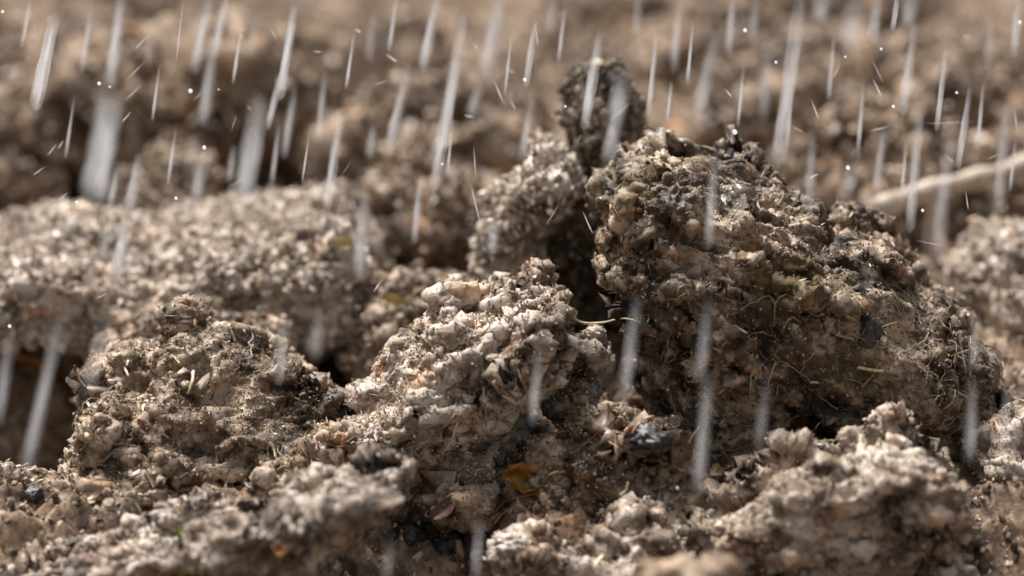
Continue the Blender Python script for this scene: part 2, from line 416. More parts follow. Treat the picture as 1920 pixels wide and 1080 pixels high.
ii, jj = np.meshgrid(np.arange(nxg - 1), np.arange(nyg - 1), indexing='ij')
base = (ii * nyg + jj).ravel()
GF = np.stack([base, base + nyg, base + nyg + 1, base + 1], 1)
ground = link('ground', make_mesh('ground', P, GF, True, {'tone': tone}), SOIL_BACK)
tag(ground, None, None, kind='structure')

# ------------------------------------------------------------------ crumbs
def ico(sub):
    import bmesh
    bm = bmesh.new(); bmesh.ops.create_icosphere(bm, subdivisions=sub, radius=1.0)
    V = np.array([v.co[:] for v in bm.verts]); Fq = np.array([[v.index for v in f.verts] for f in bm.faces]); bm.free()
    return V, Fq
ICO1 = ico(1); ICO2 = ico(2); ICO3 = ico(4)
def crumb_shape(base, seed):
    V, Fq = base
    g = np.random.default_rng(seed)
    W = V * (1 + 0.35 * vnoise(V, 0.9, seed) + 0.2 * vnoise(V, 0.45, seed + 1))[:, None]
    for _ in range(7):                               # broken faces
        n = g.normal(size=3); n /= np.linalg.norm(n); c = g.uniform(0.35, 0.8)
        W = W - n * np.clip(W @ n - c, 0, None)[:, None]
    W = W * (1 + 0.10 * vnoise(V, 0.35, seed + 2))[:, None]
    return W * g.uniform(0.55, 1.35, 3)
SHAPES1 = [crumb_shape(ICO1, 100 + i) for i in range(8)]
SHAPES2 = [crumb_shape(ICO2, 200 + i) for i in range(10)]
def rand_rot(n, g):
    q = g.normal(size=(n, 4)); q /= np.linalg.norm(q, axis=1, keepdims=True)
    w, x, y, z = q.T
    return np.stack([np.stack([1 - 2 * (y * y + z * z), 2 * (x * y - z * w), 2 * (x * z + y * w)], 1),
                     np.stack([2 * (x * y + z * w), 1 - 2 * (x * x + z * z), 2 * (y * z - x * w)], 1),
                     np.stack([2 * (x * z - y * w), 2 * (y * z + x * w), 1 - 2 * (x * x + y * y)], 1)], 1)
FLECKS = [crumb_shape(ICO1, 260 + i) * np.array([1.9 + 0.2 * i, 0.42, 0.2]) for i in range(6)]
def crumb_mesh(name, C, R, seed, split=0.0020, tone_mid=0.5, shapes=None):
    """many irregular crumbs with centres C and radii R joined into one mesh"""
    g = np.random.default_rng(seed)
    VV, FF, TT = [], [], []; off = 0
    for shapes, base, sel in (((SHAPES1, ICO1, R < split), (SHAPES2, ICO2, R >= split)) if shapes is None else ((shapes[0], shapes[1], R < split),)):
        pick = g.integers(0, len(shapes), len(C))
        for k, S in enumerate(shapes):
            m = sel & (pick == k); n = int(m.sum())
            if not n: continue
            Rm = rand_rot(n, g)
            v = np.einsum('nij,vj->nvi', Rm, S) * R[m][:, None, None] + C[m][:, None, :]
            f = base[1][None] + (np.arange(n) * len(S))[:, None, None] + off
            VV.append(v.reshape(-1, 3)); FF.append(f.reshape(-1, 3)); off += n * len(S)
            TT.append(np.repeat(np.clip(tone_mid + g.normal(0, 0.26, n), 0, 1.1), len(S)))
    return make_mesh(name, np.concatenate(VV), np.concatenate(FF), False, {'tone': np.concatenate(TT)})

def crumb_nodes(mat):
    t = bpy.data.node_groups.new('fine_crumbs', 'GeometryNodeTree')
    t.interface.new_socket('Geometry', in_out='INPUT', socket_type='NodeSocketGeometry'); t.interface.new_socket('Geometry', in_out='OUTPUT', socket_type='NodeSocketGeometry')
    N = t.nodes.new; L = t.links.new
    gi, go = N('NodeGroupInput'), N('NodeGroupOutput')
    ic = N('GeometryNodeMeshIcoSphere'); ic.inputs['Radius'].default_value = 1; ic.inputs['Subdivisions'].default_value = 2
    sp = N('GeometryNodeSetPosition'); nz = N('ShaderNodeTexNoise'); nz.inputs['Scale'].default_value = 2.0; nz.inputs['Detail'].default_value = 2
    sb = N('ShaderNodeVectorMath'); sb.operation = 'SUBTRACT'; sb.inputs[1].default_value = (0.5, 0.5, 0.5)
    sm = N('ShaderNodeVectorMath'); sm.operation = 'SCALE'; sm.inputs['Scale'].default_value = 2.2
    L(nz.outputs['Color'], sb.inputs[0]); L(sb.outputs[0], sm.inputs[0]); L(ic.outputs['Mesh'], sp.inputs['Geometry']); L(sm.outputs[0], sp.inputs['Offset'])
    sma = N('GeometryNodeSetMaterial'); sma.inputs['Material'].default_value = mat; L(sp.outputs[0], sma.inputs['Geometry'])
    ip = N('GeometryNodeInstanceOnPoints'); L(gi.outputs[0], ip.inputs['Points']); L(sma.outputs[0], ip.inputs['Instance'])
    ra = N('GeometryNodeInputNamedAttribute'); ra.data_type = 'FLOAT'; ra.inputs['Name'].default_value = 'rad'
    rs = N('FunctionNodeRandomValue'); rs.data_type = 'FLOAT_VECTOR'; rs.inputs[0].default_value = (0.6, 0.4, 0.25); rs.inputs[1].default_value = (1.7, 1.0, 0.7)
    sv = N('ShaderNodeVectorMath'); sv.operation = 'SCALE'; L(rs.outputs[0], sv.inputs[0]); L(ra.outputs[0], sv.inputs['Scale']); L(sv.outputs[0], ip.inputs['Scale'])
    rr = N('FunctionNodeRandomValue'); rr.data_type = 'FLOAT_VECTOR'; rr.inputs[1].default_value = (6.28, 6.28, 6.28); rr.inputs['Seed'].default_value = 4
    er = N('FunctionNodeEulerToRotation'); L(rr.outputs[0], er.inputs[0]); L(er.outputs[0], ip.inputs['Rotation'])
    L(ip.outputs[0], go.inputs[0])
    return t
CRUMB_TREES = {}
def fine_crumbs(parent, C, R, mat):
    me = bpy.data.meshes.new('fine_crumbs'); me.vertices.add(len(C)); me.vertices.foreach_set('co', np.asarray(C, dtype=np.float32).ravel())
    a = me.attributes.new('rad', 'FLOAT', 'POINT'); a.data.foreach_set('value', np.asarray(R, dtype=np.float32)); me.update()
    o = link('fine_crumbs', me, mat, parent); o['kind'] = 'stuff'
    if mat.name not in CRUMB_TREES: CRUMB_TREES[mat.name] = crumb_nodes(mat)
    m = o.modifiers.new('crumbs', 'NODES'); m.node_group = CRUMB_TREES[mat.name]
    return o
# ------------------------------------------------------------------ clods from outlines with real depth
BV = {}
def clod(name, outline, Y, depth, vs, mat, seed, label, levels, lump=0.010, lump_size=0.05, R=None, lean=0.0, crumbs=2000,
         csize=(0.00035, 0.0016), group=None, cat='soil clod', brows=(), flow=-0.3):
    pts = [at(px, py, Y) for px, py in outline]
    for _ in range(5):
        zm = (min(p.z for p in pts) + max(p.z for p in pts)) / 2
        pts = [at(px, py, Y + lean * (p.z - zm)) for (px, py), p in zip(outline, pts)]
    poly = [(p.x, p.z) for p in pts]
    x0 = min(p[0] for p in poly); x1 = max(p[0] for p in poly); z0 = min(p[1] for p in poly); z1 = max(p[1] for p in poly)
    pad = lump * 1.2 + 4 * vs
    X = np.arange(x0 - pad, x1 + pad, vs); Z = np.arange(z0 - pad, z1 + pad, vs); D = np.arange(-depth - pad, depth + pad, vs)
    X2, Z2 = np.meshgrid(X, Z, indexing='ij')
    s2 = poly_sdf(X2, Z2, poly)
    Rr = R or float(s2.max())
    A = np.clip(1 - s2 / Rr, 0, None)                            # 1 on the outline, 0 deep inside
    zc = (z0 + z1) / 2
    # coarse noise on a coarser lattice, sampled up linearly
    st = 4
    Xc, Dc, Zc = X[::st], D[::st], Z[::st]
    G = np.stack(np.meshgrid(Xc, Dc + Y, Zc, indexing='ij'), -1).reshape(-1, 3)
    nz = (vnoise(G, lump_size, seed) + 0.55 * vnoise(G, lump_size * 0.45, seed + 3)).reshape(len(Xc), len(Dc), len(Zc))
    def up(a, n, ax):
        i = np.arange(n) / st; i0 = np.minimum(i.astype(int), a.shape[ax] - 1); i1 = np.minimum(i0 + 1, a.shape[ax] - 1)
        sh = [1, 1, 1]; sh[ax] = n; f = (i - i0).reshape(sh).astype(np.float32)
        return np.take(a, i0, ax) * (1 - f) + np.take(a, i1, ax) * f
    nz = nz.astype(np.float32)
    for ax, n in ((0, len(X)), (1, len(D)), (2, len(Z))): nz = up(nz, n, ax)
    off = np.zeros_like(s2)
    for bx0, by0, bx1, by1, amt in brows:                        # everything above this line juts out over what lies below
        a, b = at(bx0, by0, Y), at(bx1, by1, Y); nx_, nz_ = -(b.z - a.z), (b.x - a.x); ln = math.hypot(nx_, nz_)
        sd_ = ((X2 - a.x) * nx_ + (Z2 - a.z) * nz_) / ln + 0.004 * vnoise(np.stack([X2.ravel(), Z2.ravel(), 0 * X2.ravel()], 1), 0.03, seed + 8).reshape(X2.shape) * 2
        off -= amt * smooth(-0.008, 0.006, sd_)
    dback = np.where(D[None, :, None] > 0, 0.62, 1.0)
    dd = (D[None, :, None] - np.where(D[None, :, None] < 0, off[:, None, :], 0) - lean * (Z[None, None, :] - zc)) / (depth * dback)
    F = (np.sqrt(A[:, None, :] ** 2 + dd ** 2) - 1) * min(Rr, depth) * 1.0 - lump * nz + (0.0036 if vs < 0.003 else 0.0)
    F = F.astype(np.float32)
    F[0], F[-1], F[:, 0], F[:, -1], F[:, :, 0], F[:, :, -1] = 1, 1, 1, 1, 1, 1
    V, Fq = surface_nets(F, np.array([X[0], Y + D[0], Z[0]]), vs)
    V, tone = crumble(V, Fq, levels, seed + 7, 0.006, flow)
    org = np.array([(x0 + x1) / 2, Y, z0])
    o = link(name, make_mesh(name, V - org, Fq, True, {'tone': tone}), mat, loc=org)
    tag(o, label, cat, group)
    N = vnormals(V, Fq)
    BV[o.name] = (V, N, org)
    if crumbs:
        g = np.random.default_rng(seed + 1)
        w = (N[:, 1] < 0.5) * np.clip(0.35 + 0.65 * N[:, 2], 0.1, 1)
        w = w * np.clip(0.35 + 2.2 * vnoise(V, 0.028, seed + 7 + 111), 0.03, 2)
        w2 = (N[:, 1] < 0.4) * (0.6 + 0.4 * np.clip(N[:, 2], -0.6, 1))
        i = g.choice(len(V), crumbs, p=w / w.sum())
        R_ = csize[0] * (csize[1] / csize[0]) ** (g.random(crumbs) ** 2.0)
        C = V[i] + N[i] * (R_ * 0.25)[:, None]
        c = link('crumb_crust', crumb_mesh('crumb_crust', C - org, R_, seed + 2, split=(1 if mat is SOIL_BACK else 0.0020)), mat, o)
        c['kind'] = 'stuff'
        if True:
            if crumbs:
                nf = crumbs * 5; i = g.choice(len(V), nf, p=w2 / w2.sum()); Rf = csize[0] * 0.85 * 2.6 ** (g.random(nf) ** 1.5)
                fine_crumbs(o, V[i] + N[i] * (Rf * 0.3)[:, None] - org, Rf, GRAIN[mat.name])
            m_ = crumbs // 6; i = g.choice(len(V), m_, p=w / w.sum()); R2 = (0.0009 if mat is not SOIL_BACK else 0.003) * 2.6 ** g.random(m_)
            c = link('litter_flecks', crumb_mesh('litter_flecks', V[i] + N[i] * (R2 * 0.35)[:, None] - org, R2, seed + 4, split=1, shapes=(FLECKS, ICO1)), LITTER, o)
            c['kind'] = 'stuff'
    return o
LV_FINE = [('billow', 0.032, 0.0050), ('ledge', 0.021, 0.0085), ('pit', 0.022, 0.0090), ('ridge', 0.015, 0.0050), ('ledge', 0.0085, 0.0038), ('ridge', 0.0085, 0.0022), ('pit', 0.0075, 0.0024), ('ledge', 0.0040, 0.0015), ('ridge', 0.0036, 0.0013)]
LV_SOFT = [('billow', 0.030, 0.0060), ('ledge', 0.020, 0.0080), ('pit', 0.018, 0.0070), ('ridge', 0.015, 0.0050), ('ledge', 0.010, 0.0040), ('ridge', 0.0065, 0.0028)]
LV_COARSE = [('billow', 0.080, 0.022), ('ledge', 0.050, 0.016), ('ridge', 0.032, 0.010), ('ridge', 0.016, 0.006)]
LV_SPIRE = [('ledge', 0.016, 0.0065), ('ridge', 0.018, 0.0045), ('pit', 0.015, 0.0040), ('ridge', 0.008, 0.0030), ('ridge', 0.0045, 0.0016)]

big = clod('soil_clod', [(1135, 330), (1165, 295), (1215, 265), (1300, 255), (1395, 285), (1450, 325), (1505, 345), (1560, 385), (1640, 400), (1700, 470),
     (1750, 530), (1815, 580), (1850, 660), (1890, 760), (1900, 900), (1160, 900), (1165, 760), (1190, 640), (1150, 540), (1125, 470)],
     1.20, 0.075, 0.00102, SOIL_DARK, 21, 'biggest dark brown rugged soil clod with mossy left flank, right of centre', LV_FINE, lump=0.011, lump_size=0.042, crumbs=3200, lean=0.08, R=0.045, flow=-0.55, brows=[(1180, 560, 1560, 690, 0.014), (1560, 690, 1880, 640, 0.010)])
centre = clod('soil_clod', [(560, 850), (640, 760), (720, 660), (790, 580), (830, 520), (850, 500), (880, 530), (930, 510), (1000, 500), (1035, 485), (1072, 520), (1078, 600), (1065, 690),
     (1020, 760), (1000, 960), (560, 960)],
     1.15, 0.046, 0.00092, SOIL_PALE, 35, 'pale grey soil clod with diagonal slope and steep right face in the centre', LV_FINE, lump=0.009, lump_size=0.035, crumbs=2400, lean=0.4, R=0.035, flow=0.3, brows=[(580, 815, 1080, 655, 0.024)])
left = clod('soil_clod', [(90, 930), (140, 830), (162, 745), (185, 690), (240, 672), (272, 690), (298, 640), (318, 585), (345, 562), (385, 574), (410, 602), (450, 615), (480, 652), (520, 660), (560, 705), (620, 722), (690, 750), (680, 850), (600, 980), (100, 1000)],
     1.14, 0.065, 0.00095, SOIL_BROWN, 48, 'brown crumbly soil mound with straw bits on the left', LV_FINE, lump=0.010, lump_size=0.034, crumbs=2400, lean=0.85, R=0.022, flow=-0.25)
clod('soil_clod', [(170, 660), (215, 600), (290, 555), (400, 545), (500, 580), (545, 640), (560, 760), (150, 790)],
     1.25, 0.05, 0.0017, SOIL_BROWN, 51, 'brown slope of soil joining the left mound to the pale bank', LV_SOFT, lump=0.008, lump_size=0.03, lean=0.7, R=0.03, crumbs=700, csize=(0.0008, 0.0026))
br = clod('soil_clod', [(1290, 1010), (1350, 920), (1420, 850), (1460, 815), (1540, 820), (1600, 800), (1650, 775), (1690, 765), (1740, 800), (1780, 850), (1800, 930), (1830, 1000), (1850, 1180), (1270, 1180)],
     1.07, 0.038, 0.00105, SOIL_PALE, 59, 'pale knobbly soil clod with a dark cavity in the bottom right corner area', [('billow', 0.030, 0.0070), ('ledge', 0.019, 0.0090), ('pit', 0.020, 0.0100), ('ridge', 0.013, 0.0050), ('ledge', 0.0085, 0.0038), ('pit', 0.0075, 0.0024), ('ledge', 0.0042, 0.0016), ('ridge', 0.0038, 0.0014)], lump=0.010, lump_size=0.032, crumbs=1800, lean=0.05, R=0.035, flow=-0.2, brows=[(1480, 945, 1800, 915, 0.040)])
ridge = clod('soil_ridge', [(-90, 1090), (0, 1055), (150, 1015), (300, 962), (430, 928), (560, 900), (680, 868), (765, 858), (785, 895), (700, 950), (640, 1010), (600, 1200), (-90, 1200)],
     1.035, 0.034, 0.00095, SOIL_RIDGE, 63, 'long low soil ridge with pale crest running up from the bottom left corner', LV_FINE, lump=0.006, lump_size=0.034, crumbs=1800, cat='soil ridge', lean=-0.12, R=0.02, flow=0.3, brows=[(0, 1090, 760, 888, 0.024)])
pale_bank = clod('soil_bank', [(-80, 440), (0, 425), (110, 400), (220, 395), (330, 405), (420, 392), (520, 375), (620, 362), (670, 385), (720, 470), (750, 560), (690, 625), (560, 590), (420, 620), (250, 600), (90, 590), (-80, 590)],
     1.37, 0.085, 0.0019, SOIL_BANK, 71, 'pale granular soil bank stretching in from the left edge', LV_SOFT, lump=0.010, lump_size=0.05, crumbs=2400, csize=(0.0012, 0.0032), cat='soil bank', brows=[(-80, 540, 750, 530, 0.045)])
spire = clod('soil_clod', [(1050, 300), (1064, 220), (1056, 165), (1064, 138), (1084, 124), (1092, 98), (1106, 112), (1124, 90), (1142, 108), (1160, 95), (1178, 122), (1192, 150), (1202, 210), (1235, 262), (1280, 330),
     (1290, 600), (960, 620), (900, 540), (930, 430), (985, 360), (1030, 330)],
     1.30, 0.034, 0.0014, SOIL_SPIRE, 83, 'dark upright spire of soil standing behind the biggest clod', LV_SPIRE, lump=0.005, lump_size=0.022, R=0.012, flow=1.2, crumbs=900, csize=(0.001, 0.003))
clod('soil_clod', [(890, 480), (902, 390), (930, 335), (970, 300), (985, 258), (1025, 245), (1060, 285), (1075, 350), (1040, 400), (1020, 470), (990, 560), (900, 570)],
     1.27, 0.03, 0.0015, SOIL_BANK, 87, 'pale blurred lumpy clod leaning against the left of the spire', LV_SOFT, lump=0.006, lump_size=0.03, crumbs=300, csize=(0.001, 0.003))
clod('soil_clod', [(1770, 480), (1830, 440), (1900, 420), (2010, 430), (2010, 760), (1840, 760), (1800, 640)],
     1.34, 0.06, 0.0019, SOIL_BANK, 91, 'pale soil clod cut by the right edge, above the dark fibrous flank', LV_SOFT, lump=0.010, lump_size=0.04, crumbs=600, csize=(0.001, 0.003))
clod('soil_clod', [(1800, 830), (1850, 800), (1930, 780), (2010, 790), (2010, 1180), (1810, 1180), (1820, 950)],
     1.12, 0.05, 0.0014, SOIL_PALE, 95, 'pale rubbly soil clod in the lower right corner', LV_FINE, lump=0.009, lump_size=0.03, crumbs=700)
clod('soil_clod', [(1020, 740), (1050, 690), (1085, 620), (1120, 600), (1150, 640), (1140, 720), (1110, 800), (1030, 800)],
     1.15, 0.03, 0.0012, SOIL_BANK, 97, 'small pale soil clod wedged between the centre clod and the biggest one', LV_FINE, lump=0.005, lump_size=0.02, crumbs=260)
clod('soil_clod', [(930, 900), (990, 850), (1080, 790), (1170, 770), (1270, 790), (1300, 850), (1290, 930), (1200, 990), (1000, 1000), (930, 970)],
     1.10, 0.035, 0.0012, SOIL_BROWN, 103, 'brown low soil clod threaded with reddish roots below the centre', LV_FINE, lump=0.009, lump_size=0.028, crumbs=700)
clod('soil_clod', [(755, 890), (790, 868), (860, 858), (940, 880), (960, 930), (930, 990), (780, 970)],
     1.105, 0.03, 0.0012, SOIL_BROWN, 107, 'small greyish brown clod on the far rim of the dark pit', LV_FINE, lump=0.006, lump_size=0.02, crumbs=300)
clod('soil_clod', [(915, 1030), (940, 990), (985, 975), (1040, 1000), (1100, 985), (1200, 960), (1300, 960), (1360, 1010), (1380, 1180), (905, 1180)],
     1.055, 0.034, 0.0012, SOIL_PALE, 109, 'pale lumpy soil clod along the bottom edge, right of the dark pit', LV_FINE, lump=0.009, lump_size=0.026, crumbs=700)
clod('soil_clod', [(1190, 1080), (1230, 1050), (1300, 1035), (1370, 1050), (1410, 1085), (1420, 1200), (1180, 1200)],
     0.93, 0.02, 0.0014, SOIL_BACK, 113, 'blurred tan soil lump poking up at the bottom edge', LV_SOFT, lump=0.004, lump_size=0.03, crumbs=0)
clod('soil_clod', [(640, 560), (700, 510), (780, 500), (880, 520), (900, 600), (860, 700), (680, 720), (620, 660)],
     1.29, 0.045, 0.0018, SOIL_BROWN, 117, 'brown soil clod half hidden behind the centre clod', LV_SOFT, lump=0.009, lump_size=0.03, crumbs=400, csize=(0.001, 0.003))
clod('soil_clod', [(-60, 900), (20, 880), (90, 890), (160, 925), (220, 985), (240, 1080), (-60, 1150)],
     1.10, 0.045, 0.0013, SOIL_BROWN, 121, 'brown crumbly clod at the left edge above the long ridge', LV_FINE, lump=0.008, lump_size=0.03, crumbs=600)

# ---- the field behind: big blurred clods
BACK = [
    ([(-80, 150), (40, 70), (180, 60), (330, 50), (470, 70), (600, 110), (660, 190), (640, 320), (500, 370), (330, 400), (150, 400), (-80, 420)], 1.72, 0.09, 'long tan soil bank blurred in the upper left', 'soil bank'),
    ([(640, 230), (720, 180), (860, 170), (980, 220), (1010, 330), (960, 420), (700, 430), (620, 340)], 1.62, 0.08, 'blurred brown clod above the centre', 'soil clod'),
    ([(690, 420), (740, 340), (830, 310), (920, 350), (950, 470), (900, 560), (720, 560)], 1.46, 0.06, 'blurred tan clod just left of the spire base', 'soil clod'),
    ([(560, 130), (640, 60), (760, 40), (830, 90), (840, 190), (740, 240), (600, 230)], 1.95, 0.08, 'far blurred tan clod at the top left of centre', 'soil clod'),
    ([(880, 150), (960, 80), (1080, 60), (1180, 110), (1180, 220), (1000, 250), (900, 230)], 1.9, 0.08, 'far blurred clod behind the spire tip', 'soil clod'),
    ([(1180, 180), (1260, 90), (1400, 60), (1540, 80), (1620, 150), (1580, 260), (1400, 280), (1220, 270)], 1.78, 0.10, 'blurred orange brown clod above the crest of the biggest clod', 'soil clod'),
    ([(1560, 200), (1640, 130), (1760, 90), (1880, 110), (1990, 160), (1990, 300), (1800, 320), (1600, 300)], 1.72, 0.10, 'blurred tan clod in the upper right', 'soil clod'),
    ([(1440, 330), (1520, 270), (1640, 240), (1760, 260), (1800, 350), (1740, 460), (1540, 470)], 1.52, 0.07, 'blurred brown clod under the pale stick', 'soil clod'),
    ([(1740, 330), (1820, 270), (1930, 250), (2000, 280), (2000, 470), (1800, 470)], 1.55, 0.07, 'blurred tan clod by the right edge behind the stick', 'soil clod'),
    ([(-80, 340), (0, 290), (80, 320), (120, 400), (60, 470), (-80, 480)], 1.58, 0.05, 'blurred rusty clod at the left edge above the pale bank', 'soil clod'),
    ([(290, 380), (310, 330), (350, 320), (380, 350), (380, 420), (290, 430)], 1.50, 0.03, 'small blurred rusty lump behind the pale bank crest', 'soil clod'),
    ([(-80, 40), (60, -20), (240, -60), (420, -40), (480, 40), (300, 90), (60, 90)], 2.15, 0.10, 'far blurred soil bank along the upper left edge', 'soil bank'),
    ([(900, 20), (1020, -50), (1200, -60), (1330, -10), (1360, 60), (1160, 100), (960, 80)], 2.2, 0.10, 'far blurred soil bank at the top centre', 'soil bank'),
    ([(1320, 40), (1460, -30), (1640, -50), (1760, 0), (1760, 90), (1560, 110), (1380, 100)], 2.15, 0.10, 'far blurred soil bank at the top right', 'soil bank'),
]
for i, (ol, Y, dep, lab, cat) in enumerate(BACK):
    clod('soil_bank' if cat == 'soil bank' else 'soil_clod', ol, Y, dep, 0.0042, SOIL_BACK, 140 + i * 9, lab, LV_COARSE, lump=0.016, lump_size=0.07,
         crumbs=260, csize=(0.002, 0.0055), cat=cat, brows=[(-80, 215, 640, 190, 0.045)] if i == 0 else [])

# ---- loose crumbs on the ground
g = np.random.default_rng(5)
NG = 6000
gy = 0.93 + 1.5 * g.random(NG) ** 1.6; gx = (g.random(NG) * 2 - 1) * (0.215 * gy + 0.05)
ix = np.clip(np.searchsorted(xs, gx), 1, nxg - 1); iy = np.clip(np.searchsorted(ys, gy), 1, nyg - 1)
gz = H.reshape(nxg, nyg)[ix, iy]
R_ = 0.0007 * (5.0 ** (g.random(NG) ** 2.4)) * np.clip(gy, 1, 1.8)
so = link('loose_soil_crumbs', crumb_mesh('loose_soil_crumbs', np.stack([gx, gy, gz + R_ * 0.3], 1), R_, 6, split=0.0034), SOIL_BROWN)
ng = (np.abs(P[:, 0]) < 0.26) & (P[:, 1] > 0.93) & (P[:, 1] < 1.5)
gi_ = g.choice(np.flatnonzero(ng), 14000); Rg = 0.0006 * 3.2 ** (g.random(14000) ** 1.6)
fg_ = fine_crumbs(ground, P[gi_] + np.stack([g.normal(0, 0.001, 14000), g.normal(0, 0.001, 14000), Rg * 0.4], 1), Rg, GRAIN['brown_crumb_soil'])
NB = 45000; gx = g.uniform(-0.7, 0.7, NB); gy = g.uniform(0.65, 2.8, NB)
ix = np.clip(np.searchsorted(xs, gx), 1, nxg - 1); iy = np.clip(np.searchsorted(ys, gy), 1, nyg - 1)
Rg = 0.0011 * 4.0 ** (g.random(NB) ** 1.8)
fine_crumbs(ground, np.stack([xs[ix], ys[iy], H.reshape(nxg, nyg)[ix, iy] + Rg * 0.3], 1), Rg, GRAIN['tan_field_soil'])
tag(so, 'fine loose soil crumbs strewn over the ground between the clods', 'soil crumbs', kind='stuff')

# ------------------------------------------------------------------ things lying on the soil, found by dropping onto the surface
bpy.context.view_layer.update()
dg = bpy.context.evaluated_depsgraph_get()
ORG = Vector((0, 0, CAM_H))
def hit(px, py):
    ok, loc, nor, *_ = sc.ray_cast(dg, ORG, ray(px, py).normalized())
    if not ok: return at(px, py, 1.3), Vector((0, 0, 1))
    if nor.dot(ray(px, py)) > 0: nor = -nor
    return loc, nor

def tube(pts, rads, sides=6, flat=1.0):
    pts = [Vector(p) for p in pts]; V = []; Fq = []
    prev = None
    for i, p in enumerate(pts):
        t = (pts[min(i + 1, len(pts) - 1)] - pts[max(i - 1, 0)]).normalized()
        if prev is None:
            a = t.orthogonal().normalized()
        else:
            a = (prev - t * prev.dot(t)).normalized()
        prev = a; b = t.cross(a)
        for k in range(sides):
            an = 2 * math.pi * k / sides
            V.append(p + (a * math.cos(an) + b * math.sin(an) * flat) * rads[i])
    n = len(pts)
    for i in range(n - 1):
        for k in range(sides):
            Fq.append([i * sides + k, i * sides + (k + 1) % sides, (i + 1) * sides + (k + 1) % sides, (i + 1) * sides + k])
    c0 = len(V); V.append(pts[0]); c1 = len(V); V.append(pts[-1])
    for k in range(sides):
        Fq.append([c0, (k + 1) % sides, k, k]); Fq.append([c1, (n - 1) * sides + k, (n - 1) * sides + (k + 1) % sides, (n - 1) * sides + (k + 1) % sides])
    return V, Fq
def tube_mesh(name, pts, rads, sides=6, flat=1.0):
    V, Fq = tube(pts, rads, sides, flat)
    me = bpy.data.meshes.new(name)
    me.from_pydata([tuple(v) for v in V], [], [tuple(dict.fromkeys(f)) for f in Fq])
    for p in me.polygons: p.use_smooth = True
    me.update(); return me
def thread(name, px_pts, r_px, mat, label, cat, group=None, lift=0.8, taper=0.5, sag=0.0, parent=None, maxjump=0.05, sides=6, flat=1.0):
    """a root or straw following the surface under the given points"""
    H3 = [hit(*p) for p in px_pts]
    Y0 = H3[0][0].y; P3 = []
    for (p, n), q in zip(H3, px_pts):
        if abs(p.y - Y0) > maxjump: p = at(q[0], q[1], Y0)         # bridges a gap instead of dropping into it
        else: Y0 = p.y
        P3.append(p + n * (r_px * mpp(p.y) * lift))
    # smooth curve through the points
    pts = []
    n = len(P3)
    for i in range(n - 1):
        p0, p1, p2, p3 = P3[max(i - 1, 0)], P3[i], P3[i + 1], P3[min(i + 2, n - 1)]
        for s in range(5):
            t = s / 5
            pts.append(0.5 * ((2 * p1) + (p2 - p0) * t + (2 * p0 - 5 * p1 + 4 * p2 - p3) * t * t + (3 * p1 - p0 - 3 * p2 + p3) * t ** 3))
    pts.append(P3[-1])
    m = len(pts); r0 = r_px * mpp(P3[0].y)
    rads = [r0 * (1 - (1 - taper) * i / (m - 1)) * (0.9 + 0.2 * random.random()) for i in range(m)]
    org = pts[0].copy()
    o = link(name, tube_mesh(name, [p - org for p in pts], rads, sides, flat), mat, loc=org)
    if parent is not None:
        o.parent = parent; o.location = org - parent.location
    else: tag(o, label, cat, group)
    return o

def leaf(name, px, py, L_px, W_px, ang, mat, label, tilt=0.5, curl=0.35, cat='leaf fragment', seed=0):
    p, n = hit(px, py); s = mpp(p.y); Lm, Wm = L_px * s, W_px * s
    g = random.Random(seed)
    V = []; nu, nv = 9, 6; th = 0.00025
    right = Vector((1, 0, 0)); upv = Vector((0, SP, CP)); fw = Vector((0, CP, -SP))
    dir_ = right * math.cos(ang) + upv * math.sin(ang); sid = -right * math.sin(ang) + upv * math.cos(ang)
    dir_ = (dir_ + fw * 0.3).normalized(); sid = (sid * math.cos(tilt) + fw * math.sin(tilt)).normalized(); nn = dir_.cross(sid)
    edge = [[0.75 + 0.5 * g.random() for _ in range(nu + 1)] for _ in range(2)]
    for side in (0, 1):
        for i in range(nu + 1):
            u = i / nu; w = (math.sin(math.pi * (0.08 + 0.84 * u)) ** 0.6)
            for j in range(nv + 1):
                v = j / nv * 2 - 1; e = edge[0 if v < 0 else 1][i]
                q = dir_ * (u - 0.5) * Lm + sid * v * w * e * Wm * 0.5 + nn * (curl * Wm * (v * v - 0.3) + 0.12 * Lm * math.sin(u * 5 + seed) * 0.5 + (th if side else 0))
                V.append(q)
    Fq = []; S = (nu + 1) * (nv + 1); ww = nv + 1
    for i in range(nu):
        for j in range(nv):
            a = i * ww + j; Fq.append((a, a + 1, a + ww + 1, a + ww)); Fq.append((S + a, S + a + ww, S + a + ww + 1, S + a + 1))
    rim = [j for j in range(ww)] + [i * ww + nv for i in range(1, nu + 1)] + [nu * ww + j for j in range(nv - 1, -1, -1)] + [i * ww for i in range(nu - 1, 0, -1)]
    for a, b in zip(rim, rim[1:] + rim[:1]): Fq.append((a, S + a, S + b, b))
    me = bpy.data.meshes.new(name); me.from_pydata([tuple(v) for v in V], [], Fq); me.update()
    for q in me.polygons: q.use_smooth = True
    o = link(name, me, mat, loc=p + n * (0.10 * Wm + 0.0010) - fw * 0.0035); tag(o, label, cat); return o

